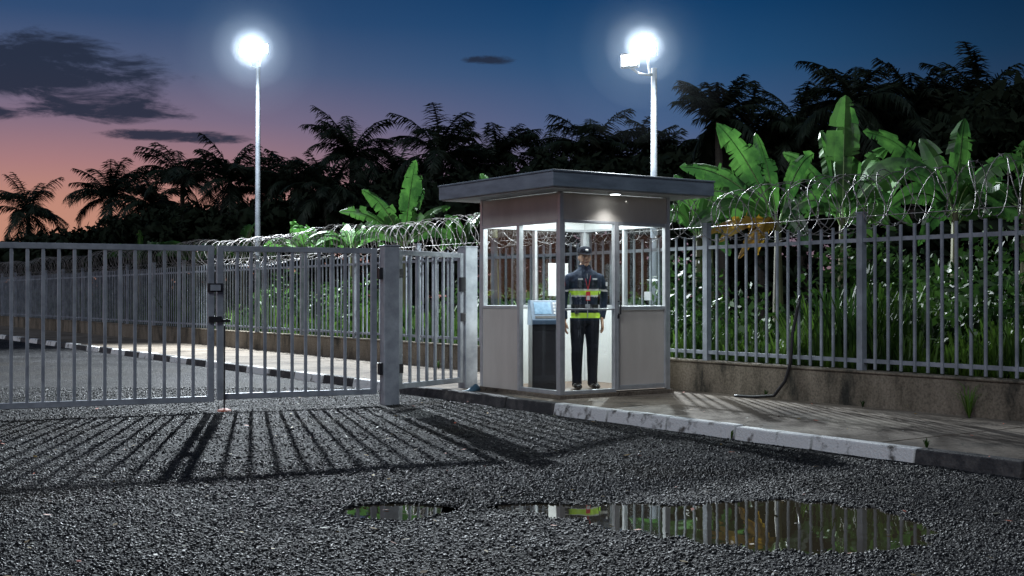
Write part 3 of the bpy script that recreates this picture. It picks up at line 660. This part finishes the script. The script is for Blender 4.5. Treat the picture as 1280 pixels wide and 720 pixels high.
for s in(-1,1): mb.quad([(s*.004,-.078,1.475),(s*.050,-.060,1.528),(s*.072,-.058,1.49),(s*.045,-.108,1.43)],'navy')
mb.build('collar'); place(sc.objects['collar'])
mb=MB()
for s in(-1,1): mb.tube([(s*.105,.085,.045),(s*.105,.06,.05),(s*.107,0,.052),(s*.112,-.08,.042),(s*.116,-.145,.034),(s*.118,-.175,.028)],[(.028,.03),(.045,.045),(.046,.05),(.05,.042),(.045,.032),(.02,.018)],'shoe',14,up=(0,0,1)); mb.tube([(s*.102,.01,.04),(s*.1,.01,.13)],.058,'shoe',14)
o=mb.build('boots',smooth=True); place(o)
mb=MB(); mb.tube([(0,0,1.005),(0,0,1.045)],[(.175,.135),(.173,.133)],'black',28,cap=False)
mb.box(-.03,.03,-.142,-.128,1.003,1.047,'frame')
mb.box(.08,.12,-.145,-.10,.95,1.04,'black'); mb.box(-.15,-.11,-.12,-.08,.93,1.03,'black')
for s in(-1,1): mb.box(min(s*.045,s*.125),max(s*.045,s*.125),-.139,-.124,1.25,1.335,'trouser')
mb.quad([(-.03,-.133,1.36),(-.022,-.134,1.36),(.006,-.137,1.22),(-.0,-.137,1.22)],'red'); mb.quad([(.045,-.131,1.40),(.038,-.132,1.40),(.0,-.139,1.22),(.008,-.139,1.22)],'red')
mb.box(-.022,.03,-.146,-.139,1.09,1.20,'red'); mb.box(-.016,.024,-.149,-.1465,1.10,1.15,'paper')
mb.box(-.118,-.06,-.136,-.126,1.345,1.365,'paper'); mb.box(.065,.12,-.136,-.126,1.345,1.365,'paper')
mb.box(-.285,-.262,-.05,-.01,1.27,1.32,'red'); mb.box(.262,.282,-.04,.0,1.27,1.32,'paper')
mb.box(-.004,.004,-.139,-.129,.88,1.42,'frame',lambda a,b,z:(a,b+(.018 if z>1.4 else 0),z))
o=mb.build('badges_and_belt'); place(o)
hc=(0,-.005,1.625)
def hf(d):
    x,y,z=d; t=max(0,-z)
    x*=1-.30*t**1.3; y*=(1-.12*t) if y>0 else (1-.02*t)
    if y>0 and z<-.3: y*=.75
    if y<0: x*=1; y*=.96
    return [x,y,z]
mb=MB(); mb.ball(hc,(.074,.094,.118),'skin',32,22,hf)
mb.tube([(0,-.088,1.635),(0,-.108,1.60),(0,-.104,1.588)],[(.010,.010),(.017,.014),(.012,.008)],'skin',10)
for s in(-1,1):
    mb.ball((s*.073,.008,1.615),(.011,.018,.029),'skin',10,8)
    mb.ball((s*.034,-.058,1.582),(.022,.022,.018),'skin',10,6)
mb.tube([(-.022,-.078,1.563),(0,-.088,1.563),(.022,-.078,1.563)],[.010,.012,.010],'skin',8)
mb.ball((0,-.072,1.530),(.026,.020,.018),'skin',10,6)
head=remeshed(mb,'head',.0045,3); head.data.materials.clear(); head.data.materials.append(M['skin'])
place(head)
mb=MB()
for s in(-1,1):
    mb.ball((s*.030,-.086,1.628),(.014,.007,.006),'paper',10,6); mb.ball((s*.030,-.0925,1.628),(.006,.003,.006),'hair',8,6)
    mb.tube([(s*.014,-.097,1.645),(s*.032,-.096,1.65),(s*.05,-.084,1.643)],[.003,.0045,.003],'hair',6)
mb.tube([(-.024,-.092,1.564),(0,-.101,1.563),(.024,-.092,1.564)],[(.003,.004),(.006,.007),(.003,.004)],'lip',8)
mb.build('eyes_and_mouth',smooth=True); place(sc.objects['eyes_and_mouth'])
mb=MB(); mb.ball((0,.012,1.625),(.079,.092,.100),'hair',24,14,z0=-.35,z1=1,fn=lambda d:[d[0],max(d[1],-.25 if d[2]>-.1 else .15),d[2]])
o=mb.build('hair',smooth=True); place(o)
mb=MB()
mb.tube([(0,.0,1.662),(0,.0,1.675),(0,.004,1.695),(0,.004,1.722),(0,.006,1.742),(0,.008,1.754),(0,.008,1.757)],[(.082,.102),(.084,.104),(.086,.106),(.085,.104),(.074,.090),(.05,.06),(.01,.012)],'cap',28)
mb.tube([(0,.0,1.664),(0,.0,1.680)],[(.086,.106),(.086,.106)],'black',28,cap=False)
n=12; i0=len(mb.v)
for j in range(n+1):
    a=math.pi*(1.12+.76*j/n); mb.v.append((.084*math.cos(a),.104*math.sin(a),1.668)); mb.v.append((.092*math.cos(a),-.030+.128*math.sin(a)*1.05,1.654-.0+.01*abs(math.cos(a))))
for j in range(n): mb.f.append((i0+2*j,i0+2*j+1,i0+2*j+3,i0+2*j+2)); mb.m.append(mb.mi('cap'))
mb.box(-.016,.016,-.112,-.104,1.692,1.722,'frame')
o=mb.build('cap',smooth=True); place(o)
def hand(wr,s,tilt):
    mb=MB(); w=Vector(wr)
    def H(a,b,c_): return (w.x+s*b*.9, w.y+a-c_*tilt, w.z-c_)
    mb.tube([H(0,0,-.03),H(0,0,.01),H(-.002,0,.05),H(-.002,0,.088)],[(.024,.024),(.018,.03),(.016,.040),(.014,.040)],'skin',14,up=(0,1,0))
    for i,(a,ln) in enumerate(((-.031,.074),(-.011,.084),(.010,.079),(.030,.062))):
        pts=[H(a,0,.075),H(a*1.05,-.002,.088+ln*.35),H(a*1.02,-.014,.088+ln*.70),H(a,-.032,.088+ln*.92)]
        mb.tube(pts,[.0105,.0098,.009,.0075],'skin',10)
    mb.tube([H(-.028,-.004,.03),H(-.048,-.012,.055),H(-.055,-.02,.082),H(-.052,-.028,.102)],[.014,.0125,.011,.0085],'skin',10)
    o=remeshed(mb,'hand',.004,2); o.data.materials.clear(); o.data.materials.append(M['skin']); place(o)
hand((-.268,-.045,.845),-1,.25); hand((.212,-.03,.855),1,.3)

# ------------------------------------------------ sky (world)
w=bpy.data.worlds.new('World'); sc.world=w; w.use_nodes=True; nt=w.node_tree; L=nt.links; bg=nt.nodes['Background']
tc=N(nt,'ShaderNodeTexCoord'); sx=N(nt,'ShaderNodeSeparateXYZ'); L.new(tc.outputs['Generated'],sx.inputs[0])
left=ramp(nt,[(0,(.58,.28,.17)),(.075,(.52,.25,.19)),(.105,(.39,.20,.21)),(.14,(.22,.155,.225)),(.18,(.09,.115,.21)),(.22,(.030,.072,.17)),(.28,(.011,.048,.13)),(1,(.012,.03,.075))])
right=ramp(nt,[(0,(.3,.18,.2)),(.08,(.20,.16,.24)),(.11,(.12,.14,.25)),(.14,(.058,.112,.235)),(.19,(.019,.078,.19)),(.24,(.005,.046,.138)),(.30,(.003,.026,.09)),(1,(.012,.03,.075))])
L.new(sx.outputs['Z'],left.inputs[0]); L.new(sx.outputs['Z'],right.inputs[0])
mr=N(nt,'ShaderNodeMapRange',interpolation_type='SMOOTHSTEP',inp={'From Min':-.36,'From Max':.16}); L.new(sx.outputs['X'],mr.inputs[0])
mix=N(nt,'ShaderNodeMix',data_type='RGBA'); L.new(mr.outputs[0],mix.inputs[0]); L.new(left.outputs[0],mix.inputs[6]); L.new(right.outputs[0],mix.inputs[7])
mr2=N(nt,'ShaderNodeMapRange',interpolation_type='SMOOTHSTEP',inp={'From Min':.1,'From Max':.45,'To Min':1,'To Max':.42}); L.new(sx.outputs['X'],mr2.inputs[0])
mul=N(nt,'ShaderNodeMix',data_type='RGBA',blend_type='MULTIPLY'); mul.inputs[0].default_value=1; L.new(mix.outputs[2],mul.inputs[6]); L.new(mr2.outputs[0],mul.inputs[7])
def math_(op,a,b_=None,c_=None):
    n=N(nt,'ShaderNodeMath',operation=op)
    for i,x in enumerate((a,b_,c_)):
        if x is None: continue
        if isinstance(x,(int,float)): n.inputs[i].default_value=x
        else: L.new(x,n.inputs[i])
    return n.outputs[0]
mp=N(nt,'ShaderNodeMapping'); mp.inputs['Scale'].default_value=(12,12,50); L.new(tc.outputs['Generated'],mp.inputs[0])
nz=N(nt,'ShaderNodeTexNoise',inp={'Scale':1.5,'Detail':10,'Roughness':.66,'Distortion':.4}); L.new(mp.outputs[0],nz.inputs['Vector'])
def bank(cx,cz,rx,rz):
    a=math_('DIVIDE',math_('SUBTRACT',sx.outputs['X'],cx),rx); b_=math_('DIVIDE',math_('SUBTRACT',sx.outputs['Z'],cz),rz)
    return math_('SUBTRACT',1,math_('ADD',math_('MULTIPLY',a,a),math_('MULTIPLY',b_,b_)))
bk=math_('MAXIMUM',bank(-.385,.172,.115,.028),bank(-.265,.127,.055,.005)); bk=math_('MAXIMUM',bk,bank(-.325,.147,.07,.011)); bk=math_('MAXIMUM',bk,bank(-.02,.193,.020,.004)); bk=math_('MAXIMUM',bk,bank(-.41,.140,.035,.008))
bk=math_('MAXIMUM',bk,-3.0)
den=math_('ADD',math_('MULTIPLY',bk,1.5),math_('MULTIPLY',math_('SUBTRACT',nz.outputs['Fac'],.43),6.5))
mr3=N(nt,'ShaderNodeMapRange',interpolation_type='SMOOTHSTEP',inp={'From Min':.0,'From Max':1.6,'To Max':.94}); L.new(den,mr3.inputs[0])
yy=math_('GREATER_THAN',sx.outputs['Y'],0.0); fac=math_('MULTIPLY',mr3.outputs[0],yy)
cm=N(nt,'ShaderNodeMix',data_type='RGBA'); L.new(fac,cm.inputs[0]); L.new(mul.outputs[2],cm.inputs[6]); cm.inputs[7].default_value=(.018,.026,.050,1)
L.new(cm.outputs[2],bg.inputs['Color']); bg.inputs['Strength'].default_value=1.0

# ------------------------------------------------ camera
cd=bpy.data.cameras.new('camera'); cam=bpy.data.objects.new('camera',cd); sc.collection.objects.link(cam); cam.location=(0,0,1.2)
cam.rotation_euler=(math.radians(90.38),0,0); cd.lens=42.19; cd.sensor_width=36; cd.clip_end=3000; sc.camera=cam
